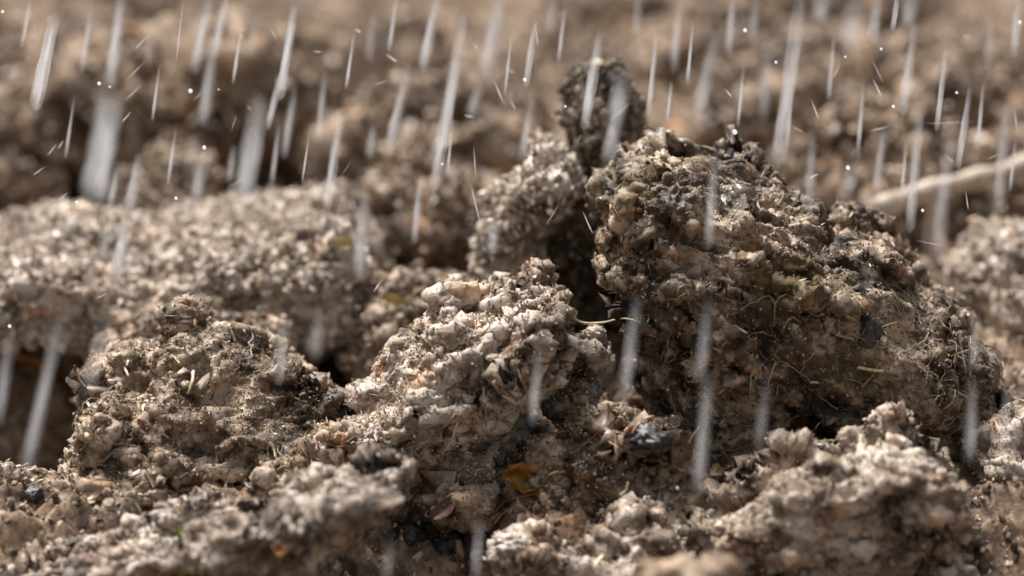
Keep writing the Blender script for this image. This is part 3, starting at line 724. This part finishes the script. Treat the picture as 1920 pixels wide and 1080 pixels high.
# orange leaf and reddish roots at the bottom centre
leaf('leaf_fragment', 985, 900, 95, 60, -0.25, LEAF_ORANGE, 'amber curled leaf fragment at the bottom centre beside the dark pit', 0.35, 0.75, seed=3)
thread('root', [(912, 975), (940, 950), (965, 935), (995, 930), (1015, 920)], 4.2, LEAF_ORANGE, 'bright orange root trailing below the amber leaf fragment', 'root', taper=0.6)
thread('root', [(925, 985), (950, 960), (985, 955), (1010, 940), (1030, 945)], 3.0, ROOT_RED, 'brown red root looping under the bright orange root', 'root', taper=0.5)
thread('root', [(1000, 925), (1020, 905), (1035, 890), (1060, 885)], 3.0, LEAF_ORANGE, 'orange stalk sticking out right of the amber leaf fragment', 'root', taper=0.5)
thread('root', [(1010, 818), (1060, 808), (1100, 800), (1125, 815), (1165, 845)], 2.6, ROOT_RED, 'reddish root crossing the brown clod below centre', 'root', taper=0.5)
thread('root', [(1070, 852), (1098, 832), (1118, 812), (1135, 800)], 2.0, ROOT_RED, 'short reddish root forking off beside the dark notch', 'root')
thread('root', [(1185, 815), (1195, 795), (1215, 785), (1228, 780)], 3.0, ROOT_RED, 'orange brown rootlet above the shiny black lump', 'root')
thread('root', [(1072, 592), (1092, 604), (1130, 603), (1165, 598), (1195, 600), (1218, 612)], 2.6, ROOT_PALE, 'pale yellow root bridging the gap between centre clod and biggest clod', 'root', maxjump=0.02)
leaf('leaf_fragment', 70, 690, 120, 26, -0.42, LEAF_ORANGE, 'orange brown leaf strip lying in the dark hollow at the left', 0.5, 0.25, seed=5)
leaf('leaf_fragment', 735, 568, 46, 30, -0.3, LEAF_YELLOW, 'small yellow leaf scrap behind the centre clod', 0.5, 0.25, seed=6)
leaf('leaf_fragment', 648, 462, 34, 26, 0.4, LEAF_YELLOW, 'pale yellow seed husk on the pale bank', 0.5, 0.4, cat='seed husk', seed=7)
leaf('leaf_fragment', 524, 1030, 24, 32, 0.9, LEAF_ORANGE, 'small orange leaf scrap on the face of the long ridge', 0.4, 0.3, seed=8)
leaf('leaf_fragment', 785, 885, 34, 16, 1.2, LEAF_ORANGE, 'tiny orange scrap on the end of the long ridge', 0.4, 0.3, seed=9)
leaf('leaf_fragment', 832, 950, 60, 34, 0.6, LEAF_DARK, 'dark red brown leaf scrap hanging in the dark pit', 0.5, 0.3, seed=10)
leaf('leaf_fragment', 1340, 880, 22, 14, 0.8, LEAF_YELLOW, 'tiny yellow scrap beside the dark hole under the biggest clod', 0.4, 0.3, seed=12)
# grass blade at the bottom edge
p, n = hit(345, 1078); s = mpp(p.y)
pts = [Vector((0, 0.006, -0.03)), Vector((0.0004, 0, 0)), Vector((0.0008, -0.001, 0.009)), Vector((-0.0006, -0.003, 0.018))]
gb = link('grass_blade', tube_mesh('grass_blade', pts, [0.0022, 0.0022, 0.0017, 0.0003], 8, 0.35), GRASS, loc=p + Vector((0, -0.010, 0.011)))
tag(gb, 'short green grass blade sprouting at the bottom edge', 'grass')
# pale roots and straws
thread('root', [(905, 690), (906, 730), (912, 780), (910, 825)], 1.8, ROOT_PALE, 'thin pale root hanging down the face of the centre clod', 'root')
thread('root', [(858, 790), (845, 830), (830, 850)], 2.0, ROOT_PALE, 'thin pale root low on the left face of the centre clod', 'root')
STRAWS = [
    (270, 610, 300, 645, 3.2, 'tan straw leaning behind the left mound'), (405, 590, 438, 622, 3.4, 'tan straw on top of the left mound, upper of two'),
    (430, 612, 442, 640, 3.0, 'short straw on the right shoulder of the left mound'), (362, 700, 352, 735, 5.0, 'pale flat straw chip on the face of the left mound'),
    (500, 655, 488, 682, 2.6, 'thin yellow straw on the right slope of the left mound'), (505, 830, 520, 858, 3.4, 'pale straw bit low on the right of the left mound'),
    (110, 745, 126, 785, 2.6, 'thin straw in the dark hollow, right of the orange strip'), (20, 800, 38, 775, 3.2, 'pale straw in the dark hollow by the left edge'),
    (35, 760, 55, 735, 2.4, 'thin bent straw in the dark hollow'), (925, 715, 945, 755, 4.6, 'pale straw fragment in the middle of the centre clod face'),
    (945, 740, 965, 755, 4.0, 'second pale straw fragment in the centre clod face'), (970, 690, 990, 730, 3.2, 'straw splinter under the brow of the centre clod'),
    (1610, 685, 1655, 695, 4.0, 'tan straw on the dark lower face of the biggest clod'), (1565, 628, 1600, 632, 4.0, 'grey straw left of the blue black lump'),
    (1590, 590, 1612, 604, 2.6, 'thin straw above the blue black lump'), (1440, 720, 1455, 680, 3.0, 'straw stub low on the biggest clod'),
    (1165, 930, 1180, 905, 2.6, 'thin straw on the bottom rubble'), (1000, 960, 1010, 940, 3.0, 'brown stalk under the amber leaf'),
    (830, 800, 860, 770, 2.4, 'thin straw low on the centre clod'), (240, 1005, 225, 985, 2.6, 'rusty straw bit on the left part of the long ridge'),
    (560, 740, 585, 735, 3.0, 'yellowish straw between left mound and centre clod'), (1900, 690, 1915, 720, 3.0, 'straw at the right edge'),
    (1290, 830, 1310, 800, 2.4, 'thin straw beside the dark hole'), (55, 700, 75, 640, 2.4, 'long thin straw hanging under the pale bank at the left'), (90, 800, 100, 740, 2.8, 'upright straw in the dark hollow beside the left mound'), (10, 720, 40, 690, 2.2, 'thin pale straw crossing the orange strip'),
    (140, 640, 165, 680, 2.6, 'straw slanting from the pale bank to the left mound'),
    (720, 1030, 800, 985, 3.2, 'dark grey stalk lying in the dark pit'),
]
for x0, y0, x1, y1, r, lab in STRAWS:
    mxp = ((x0 + x1) / 2, (y0 + y1) / 2)
    thread('straw', [(x0, y0), mxp, (x1, y1)], r, TWIG if 'dark' in lab.split()[0] else STRAW if 'grey' not in lab else STICK, lab, 'straw', 'straw bits on the soil', lift=1.1, taper=0.8, maxjump=0.012, flat=0.55)

# black lumps
def lump(px, py, r_px, mat, label, cat, seed, name='humus_lump', sink=0.2, sc3=(1.2, 1, 0.85)):
    p, n = hit(px, py); r = r_px * mpp(p.y)
    V, Fq = ICO3
    rr = 0.8 + 0.5 * vnoise(V, 0.9, seed) + 0.5 * np.abs(vnoise(V, 0.45, seed + 1)) + 0.35 * np.abs(vnoise(V, 0.24, seed + 2)) + 0.2 * vnoise(V, 0.13, seed + 3)
    me = make_mesh(name, V * rr[:, None] * r * np.array(sc3), Fq, True, {'tone': np.clip(0.6 + 0.4 * vnoise(V, 0.5, seed + 4), 0, 1)})
    o = link(name, me, mat, loc=p - n * r * sink); tag(o, label, cat); return o
lump(1215, 822, 30, CHAR, 'shiny black lump of humus under the left foot of the biggest clod', 'humus lump', 301)
lump(1630, 632, 26, CHAR, 'blue black lump set in the dark face of the biggest clod', 'humus lump', 303, sink=0.45, sc3=(0.9, 0.8, 1.5))
lump(65, 928, 16, CHAR, 'small black crumb near the left edge', 'humus lump', 305)
lump(775, 1000, 26, CHAR, 'black wet lump deep in the pit at the bottom', 'humus lump', 307)
lump(845, 1020, 30, CHAR, 'black root mass at the right of the bottom pit', 'humus lump', 309)
lump(960, 1015, 30, STONE, 'pale stone right of the dark pit at the bottom', 'stone', 311, 'stone', sc3=(1.3, 1, 0.7))
lump(1600, 830, 34, SOIL_PALE, 'round pale knob on top of the bottom right clod', 'soil clod', 313, 'soil_clod')
lump(1740, 960, 36, SOIL_PALE, 'pale rounded knob on the right of the bottom right clod', 'soil clod', 315, 'soil_clod')
lump(1122, 122, 12, STRAW, 'pale round crumb on the tip of the dark spire', 'soil crumb', 317, 'soil_crumb')

# fine rootlets matted over the dark clod and the centre clod
def rootlets(parent, n, seed, mat, zone, r=0.00022, steps=12, step=0.003, updown=0.3):
    V, N, org = BV[parent.name]
    g = np.random.default_rng(seed)
    ok = zone(V, N); idx = np.flatnonzero(ok)
    bvh = BVHTree.FromObject(parent, dg)
    VV, FF = [], []; off = 0
    for _ in range(n):
        i = g.choice(idx); p = Vector(V[i] - org); d = Vector(g.normal(size=3) * np.array([1, 0.5, 1 + updown])).normalized()
        pts = []
        for k in range(steps):
            loc, nor, _i, _d = bvh.find_nearest(p)
            if loc is None: break
            pts.append(loc + nor * (0.0006 + 0.0022 * math.sin(math.pi * k / steps)))
            d = (d + Vector(g.normal(size=3)) * 0.28); d = (d - nor * d.dot(nor)).normalized()
            p = loc + d * step
        if len(pts) < 4: continue
        v, f = tube(pts, [r * (1 - 0.6 * k / len(pts)) * (0.7 + 0.9 * ((_ * 37) % 11) / 11) for k in range(len(pts))], 4)
        VV += [tuple(q) for q in v]; FF += [tuple(a + off for a in dict.fromkeys(q)) for q in f]; off += len(v)
    me = bpy.data.meshes.new('fine_roots'); me.from_pydata(VV, [], FF); me.update()
    o = link('fine_roots', me, mat, parent); o['kind'] = 'stuff'; return o
def px_zone(x0, x1, y0, y1):
    def f(V, N):
        d = V - np.array([0, 0, CAM_H]); depth = d[:, 1] * CP - d[:, 2] * SP; upc = d[:, 1] * SP + d[:, 2] * CP
        px = 960 + d[:, 0] / depth / K; py = 540 - upc / depth / K
        return (px > x0) & (px < x1) & (py > y0) & (py < y1) & (N[:, 1] < 0.1)
    return f
rootlets(big, 150, 401, ROOT_BROWN, px_zone(1180, 1880, 540, 840))
rootlets(big, 40, 402, ROOT_BROWN, px_zone(1690, 1880, 600, 800), r=0.00026, step=0.0034)
rootlets(centre, 80, 403, ROOT_BROWN, px_zone(620, 1060, 680, 880))
rootlets(left, 60, 404, ROOT_BROWN, px_zone(150, 620, 580, 950))

# stick and twig in the blurred background on the right
a, b = at(1640, 392, 1.38), at(1960, 290, 1.45)
pts = [a.lerp(b, t) + Vector((0, 0, 0.0013 * math.sin(t * 6) - 0.001)) for t in np.linspace(0, 1, 14)]
org = pts[0].copy()
st = link('stick', tube_mesh('stick', [q - org for q in pts], [0.0068 - 0.002 * t + 0.0011 * math.sin(t * 23) + 0.0007 * math.sin(t * 61) for t in np.linspace(0, 1, 14)], 9), STICK, loc=org)
tag(st, 'pale bleached stick leaning over the blurred soil on the right', 'stick')
q0 = pts[4]; tw = [q0, q0 + Vector((0.003, -0.004, -0.012)), q0 + Vector((0.002, -0.006, -0.028)), q0 + Vector((0.005, -0.006, -0.045))]
link('side_twig', tube_mesh('side_twig', [q - org for q in tw], [0.005, 0.0047, 0.004, 0.0032], 7), STICK, st)
a, b = at(1560, 228, 1.60), at(1905, 238, 1.66)
pts = [a.lerp(b, t) + Vector((0, 0, 0.004 * math.sin(t * 4))) for t in np.linspace(0, 1, 10)]; org = pts[0].copy()
tag(link('twig', tube_mesh('twig', [q - org for q in pts], [0.0022] * 10, 7), TWIG, loc=org), 'thin dark twig lying level above the pale stick', 'twig')

# ------------------------------------------------------------------ rain
RAINS = [  # top x, y, bottom x, y, width in photo pixels, opacity, depth
    (104, 22, 64, 210, 21, .80, 1.16), (174, 0, 152, 140, 8, .35, 1.3), (230, -20, 206, 165, 20, .55, 1.05), (212, 160, 173, 380, 44, .62, 0.97), (396, -20, 362, 140, 16, .48, 1.35),
    (428, -20, 400, 110, 14, .45, 1.3), (405, 70, 378, 240, 16, .45, 1.0), (384, 285, 364, 385, 20, .40, 1.0), (553, 5, 524, 190, 14, .65, 1.12), (530, 130, 500, 245, 11, .45, 1.1),
    (490, 170, 452, 390, 30, .58, 0.98), (440, 270, 428, 345, 12, .3, 1.3), (555, 160, 530, 300, 13, .35, 1.3), (525, 230, 508, 350, 9, .35, 1.25), (265, 285, 238, 400, 18, .42, 1.05),
    (240, 400, 215, 530, 22, .55, 1.05), (222, 310, 204, 390, 12, .35, 1.25), (640, 200, 612, 400, 15, .48, 1.1), (610, 130, 596, 270, 11, .35, 1.3), (580, 250, 566, 345, 4, .4, 1.16),
    (345, -10, 330, 120, 3, .35, 1.2), (205, 420, 190, 490, 15, .3, 1.0), (824, -20, 790, 140, 17, .55, 1.08), (768, 120, 725, 295, 16, .48, 1.05), (872, 20, 812, 365, 18, .60, 1.08),
    (944, -20, 905, 150, 23, .50, 1.0), (905, 150, 880, 220, 15, .38, 1.0), (1005, 35, 985, 165, 11, .48, 1.15), (1000, 170, 978, 310, 16, .35, 1.28), (1125, 60, 1095, 245, 17, .58, 1.12),
    (1174, 130, 1150, 230, 26, .45, 1.0), (1165, 180, 1138, 310, 22, .45, 1.03), (1232, 60, 1215, 220, 9, .5, 1.16), (687, 355, 672, 530, 23, .42, 1.0), (790, 330, 775, 460, 13, .38, 1.22),
    (702, 230, 690, 300, 14, .3, 1.3), (935, 400, 915, 480, 19, .28, 1.0), (1277, -20, 1262, 140, 13, .38, 1.35), (1345, 60, 1305, 235, 20, .42, 1.0), (1503, -20, 1456, 320, 22, .60, 1.08),
    (1376, -20, 1365, 110, 13, .38, 1.3), (1546, -20, 1535, 45, 24, .38, 1.0), (1607, -20, 1590, 100, 30, .38, 0.97), (1648, -20, 1635, 85, 18, .42, 1.3), (1685, -20, 1673, 60, 9, .42, 1.2),
    (1712, -20, 1700, 55, 22, .45, 1.0), (1717, 40, 1692, 220, 15, .48, 1.1), (1775, 90, 1755, 250, 9, .52, 1.15), (1820, 160, 1795, 320, 11, .52, 1.14), (1726, 195, 1705, 440, 16, .48, 1.1),
    (1660, 230, 1640, 370, 13, .38, 1.25), (1890, 190, 1870, 390, 16, .38, 1.03), (1782, 240, 1755, 500, 21, .38, 1.0), (1442, 80, 1430, 230, 18, .28, 1.35), (1527, 240, 1515, 400, 14, .33, 1.02),
    (1600, 300, 1585, 370, 22, .28, 1.0), (1344, 280, 1328, 470, 16, .36, 1.03), (118, 570, 45, 900, 23, .45, 1.03), (22, 610, -4, 800, 18, .38, 1.03), (207, 590, 160, 740, 22, .30, 1.0),
    (536, 580, 522, 720, 16, .42, 1.05), (602, 590, 588, 670, 24, .34, 1.02), (1012, 640, 998, 800, 12, .45, 1.04), (1197, 550, 1168, 760, 19, .45, 1.03), (902, 960, 890, 1085, 10, .45, 1.0),
    (735, 1010, 722, 1090, 12, .25, 0.98), (1332, 560, 1310, 720, 18, .36, 1.03), (1330, 700, 1308, 930, 22, .50, 1.02), (1442, 700, 1420, 850, 15, .22, 1.03), (1824, 700, 1818, 870, 17, .40, 1.04),
    (1890, 730, 1880, 830, 12, .38, 1.06), (1832, 580, 1823, 700, 9, .36, 1.07), (700, 20, 690, 120, 10, .25, 1.4), (1040, -20, 1028, 70, 9, .25, 1.4), (1200, -20, 1190, 70, 10, .25, 1.4),
    (1420, -20, 1410, 90, 12, .25, 1.4), (60, -10, 40, 90, 6, .4, 1.25), (300, 120, 285, 230, 5, .4, 1.2), (455, 40, 436, 160, 6, .4, 1.2), (665, 60, 648, 170, 6, .45, 1.2), (745, -10, 728, 100, 7, .4, 1.25), (1060, 10, 1046, 120, 6, .4, 1.25),
    (1300, 40, 1288, 160, 6, .45, 1.2), (1395, 120, 1383, 240, 6, .4, 1.2), (1485, 150, 1474, 290, 6, .4, 1.25), (1565, 60, 1553, 190, 7, .4, 1.25), (1620, 150, 1608, 290, 7, .42, 1.22), (1700, 260, 1690, 370, 6, .4, 1.2), (1845, 150, 1832, 280, 7, .42, 1.2), (1905, 260, 1893, 360, 6, .4, 1.2), (1260, 150, 1250, 230, 6, .4, 1.2), (850, 220, 838, 330, 5, .4, 1.2), (960, 60, 946, 180, 5, .4, 1.2), (140, 180, 122, 300, 6, .35, 1.2), (330, 240, 314, 350, 6, .35, 1.2), (1860, 20, 1850, 130, 10, .25, 1.4), (1912, -10, 1900, 110, 14, .4, 1.1), (480, 20, 470, 110, 8, .25, 1.4), (285, 40, 274, 130, 8, .22, 1.4),
]
def drop_mesh(name, L, r, seed, sides=10, rings=16, tip=0.10):
    """a drop drawn out by its fall: rounded lower end, thinner upper end, slightly uneven; base at the origin, along +Z"""
    g = random.Random(seed); V = []; Fq = []
    ph = g.random() * 6; ph2 = g.random() * 6
    for i in range(rings + 1):
        t = i / rings
        e = min(1, (t / tip) ** 0.5 if t < tip else 1) * min(1, ((1 - t) / tip) ** 0.5 if t > 1 - tip else 1)
        rr = r * max(0.02, e * (1.0 - 0.12 * t) * (1 + 0.07 * math.sin(t * 9 + ph) + 0.04 * math.sin(t * 23 + ph2)))
        ox = r * 0.10 * math.sin(t * 7 + ph2)
        for k in range(sides):
            a = 2 * math.pi * k / sides
            V.append((ox + rr * math.cos(a), rr * math.sin(a), t * L))
    for i in range(rings):
        for k in range(sides):
            Fq.append((i * sides + k, i * sides + (k + 1) % sides, (i + 1) * sides + (k + 1) % sides, (i + 1) * sides + k))
    Fq.append(tuple(range(sides - 1, -1, -1))); Fq.append(tuple(rings * sides + k for k in range(sides)))
    me = bpy.data.meshes.new(name); me.from_pydata(V, [], Fq); me.update()
    fa = me.attributes.new('fade', 'FLOAT', 'POINT')
    f = [min(1, 0.05 + (i / rings) / 0.28) * min(1, 0.02 + (1 - i / rings) / 0.55) for i in range(rings + 1) for k in range(sides)]
    fa.data.foreach_set('value', f)
    for p in me.polygons: p.use_smooth = True
    return me
def stretch(name, x0, y0, x1, y1, w, op, Y, seed, label, cat, group, tip=0.05):
    top, bot = at(x0, y0, Y), at(x1, y1, Y)
    d = top - bot
    o = link(name, drop_mesh(name, d.length, w * 0.62 * mpp(Y), seed, tip=tip), RAIN, loc=bot)
    o.rotation_euler = d.to_track_quat('Z', 'Y').to_euler()
    o.color = (1, 1, 1, op * (0.95 if op > 0.55 else 0.78)); tag(o, label, cat, group); return o
def where(x, y):
    col = 'left edge' if x < 130 else 'left third' if x < 640 else 'middle' if x < 1050 else 'spire and biggest clod' if x < 1420 else 'right third' if x < 1800 else 'right edge'
    row = 'top edge' if y < 110 else 'blurred far soil' if y < 330 else 'pale bank and crest level' if y < 560 else 'front clods' if y < 880 else 'bottom edge'
    return col, row
used = {}
def streak_label(kind, x, y, w, op, L):
    col, row = where(x, y)
    size = ('broad' if w > 20 else 'medium' if w > 12 else 'thin') + (' bright' if op > .5 else ' faint' if op < .34 else ' grey')
    ln = 'long' if L > 220 else 'short' if L < 110 else ''
    b = f"{size} {ln} {kind} by the {col}, at {row}".replace('  ', ' ')
    used.setdefault(b, []).append(x); return b
ORD = ['', 'second', 'third', 'fourth', 'fifth', 'sixth', 'seventh', 'eighth']
rains = []
for i, (x0, y0, x1, y1, w, op, Y) in enumerate(RAINS):
    if y1 > 640: Y -= 0.09; w *= 0.85; op *= 0.9
    L = math.hypot(x1 - x0, y1 - y0)
    mx, my = (x0 + x1) / 2, (max(y0, 0) + y1) / 2
    o = stretch('rain_streak', x0, y0, x1, y1, w, op, Y, i, '', 'rain', 'rain streaks falling')
    rains.append((o, streak_label('rain streak', mx, my, w, op, L), mx))
DROPS = [(186, 157, 6), (357, 171, 7), (144, 380, 6), (206, 163, 6), (383, 277, 6), (330, 372, 5), (1397, 57, 7), (1455, 117, 5), (1378, 248, 8), (1652, 92, 7), (1675, 200, 5), (1794, 174, 6), (1585, 107, 6),
         (18, 612, 8), (1730, 395, 5), (410, 168, 4), (1912, 42, 6), (984, 150, 5), (829, 308, 5), (5, 22, 6), (1815, 590, 5), (1590, 315, 7),
         (1270, 915, 4), (800, 570, 4), (1060, 200, 4), (1500, 560, 4)]
def ball_mesh():
    V, Fq = ICO2; s = V.copy(); s[:, 2] = np.where(s[:, 2] < 0, s[:, 2] * 0.9, s[:, 2] * 1.1)
    return make_mesh('water_droplet', s, Fq, True, {'fade': np.ones(len(s))})
bm_ = ball_mesh(); bm_.materials.append(DROP)
for i, (x, y, r) in enumerate(DROPS):
    p, n = hit(x, y)
    Y = min(1.14, p.y - 0.02)
    o = link('water_droplet', bm_, None, loc=at(x, y, Y)); s = r * mpp(Y) * (0.35 + 0.4 * random.random()); o.scale = (s, s, s); o.color = (1, 1, 1, 0.95)
    tag(o, '', 'water droplet', 'splashed droplets in the air')
    rains.append((o, streak_label('round water droplet', x, y, 9 if r < 6 else 30, 1, 150), x))
SPL = [(275, 112, 235, 152, 3), (268, 157, 232, 190, 3), (247, 208, 228, 230, 3), (120, 262, 108, 280, 5), (108, 268, 88, 293, 3), (380, 172, 362, 188, 4), (444, 213, 434, 245, 3), (462, 195, 472, 208, 3),
       (663, 55, 678, 60, 6), (722, 100, 747, 118, 6), (925, 148, 945, 195, 4), (955, 185, 968, 208, 5), (888, 80, 896, 94, 4), (888, 270, 892, 335, 3), (880, 335, 902, 425, 4), (1050, 380, 1022, 425, 3),
       (1092, 395, 1112, 440, 3), (1115, 325, 1098, 352, 3), (700, 548, 716, 524, 3), (1003, 40, 1009, 90, 3), (940, 125, 968, 138, 6), (868, 216, 890, 220, 5), (1358, 165, 1374, 184, 4), (1635, 145, 1655, 186, 3),
       (1632, 105, 1658, 160, 2), (1630, 246, 1672, 236, 3), (1730, 232, 1838, 228, 2), (1520, 185, 1536, 225, 3), (1900, 195, 1908, 250, 4), (1810, 355, 1816, 396, 3), (1715, 450, 1772, 462, 3), (1770, 290, 1790, 306, 3),
       (1537, 325, 1515, 336, 4), (1800, 60, 1820, 75, 3), (250, 95, 285, 60, 2), (586, 96, 604, 98, 4), (448, 55, 456, 75, 3), (128, 360, 108, 378, 3), (60, 90, 45, 60, 2), (520, 75, 505, 50, 2),
       (700, 160, 730, 150, 2), (640, 330, 660, 300, 2), (1090, 250, 1080, 275, 3), (1185, 190, 1140, 230, 3), (1560, 150, 1575, 120, 3), (1480, 235, 1510, 250, 3), (1850, 300, 1880, 285, 2), (1330, 760, 1350, 785, 3),
       (1300, 770, 1280, 748, 2), (1345, 740, 1362, 728, 3), (1800, 640, 1812, 700, 3), (60, 330, 85, 312, 2), (180, 560, 205, 548, 2), (1220, 740, 1205, 722, 2), (1160, 740, 1148, 720, 2), (465, 330, 430, 350, 2)]
for i, (x0, y0, x1, y1, w) in enumerate(SPL):
    p, n = hit((x0 + x1) / 2, (y0 + y1) / 2); Y = min(1.13, p.y - 0.015)
    if y0 < y1: x0, y0, x1, y1 = x1, y1, x0, y0
    o = stretch('splash_streak', x1, y1, x0, y0, w * 0.75, 0.2 + 0.5 * random.random(), Y, 300 + i, '', 'splash', 'thin splash streaks', tip=0.3)
    rains.append((o, streak_label('splash streak', (x0 + x1) / 2, (y0 + y1) / 2, w * 4, .4, 3 * math.hypot(x1 - x0, y1 - y0)), (x0 + x1) / 2))
# where several would read alike, count them from the left
RANK = {}
for b0 in used:
    for k, (o, _b, x) in enumerate(sorted([r for r in rains if r[1] == b0], key=lambda r: r[2])): RANK[o.name] = k
for o, b, x in rains:
    sibs = sorted(used[b]); k = sibs.index(x); k = RANK[o.name]; b = b.replace('spire and biggest clod', 'spire') if len(b.split()) > 12 else b
    o['label'] = b if len(sibs) == 1 else (('leftmost ' if k == 0 else ORD[min(k, 7)] + ' from left, ') + b)
print('tris', sum(len(o.data.loops) - 2 * len(o.data.polygons) for o in sc.objects if o.type == 'MESH'))
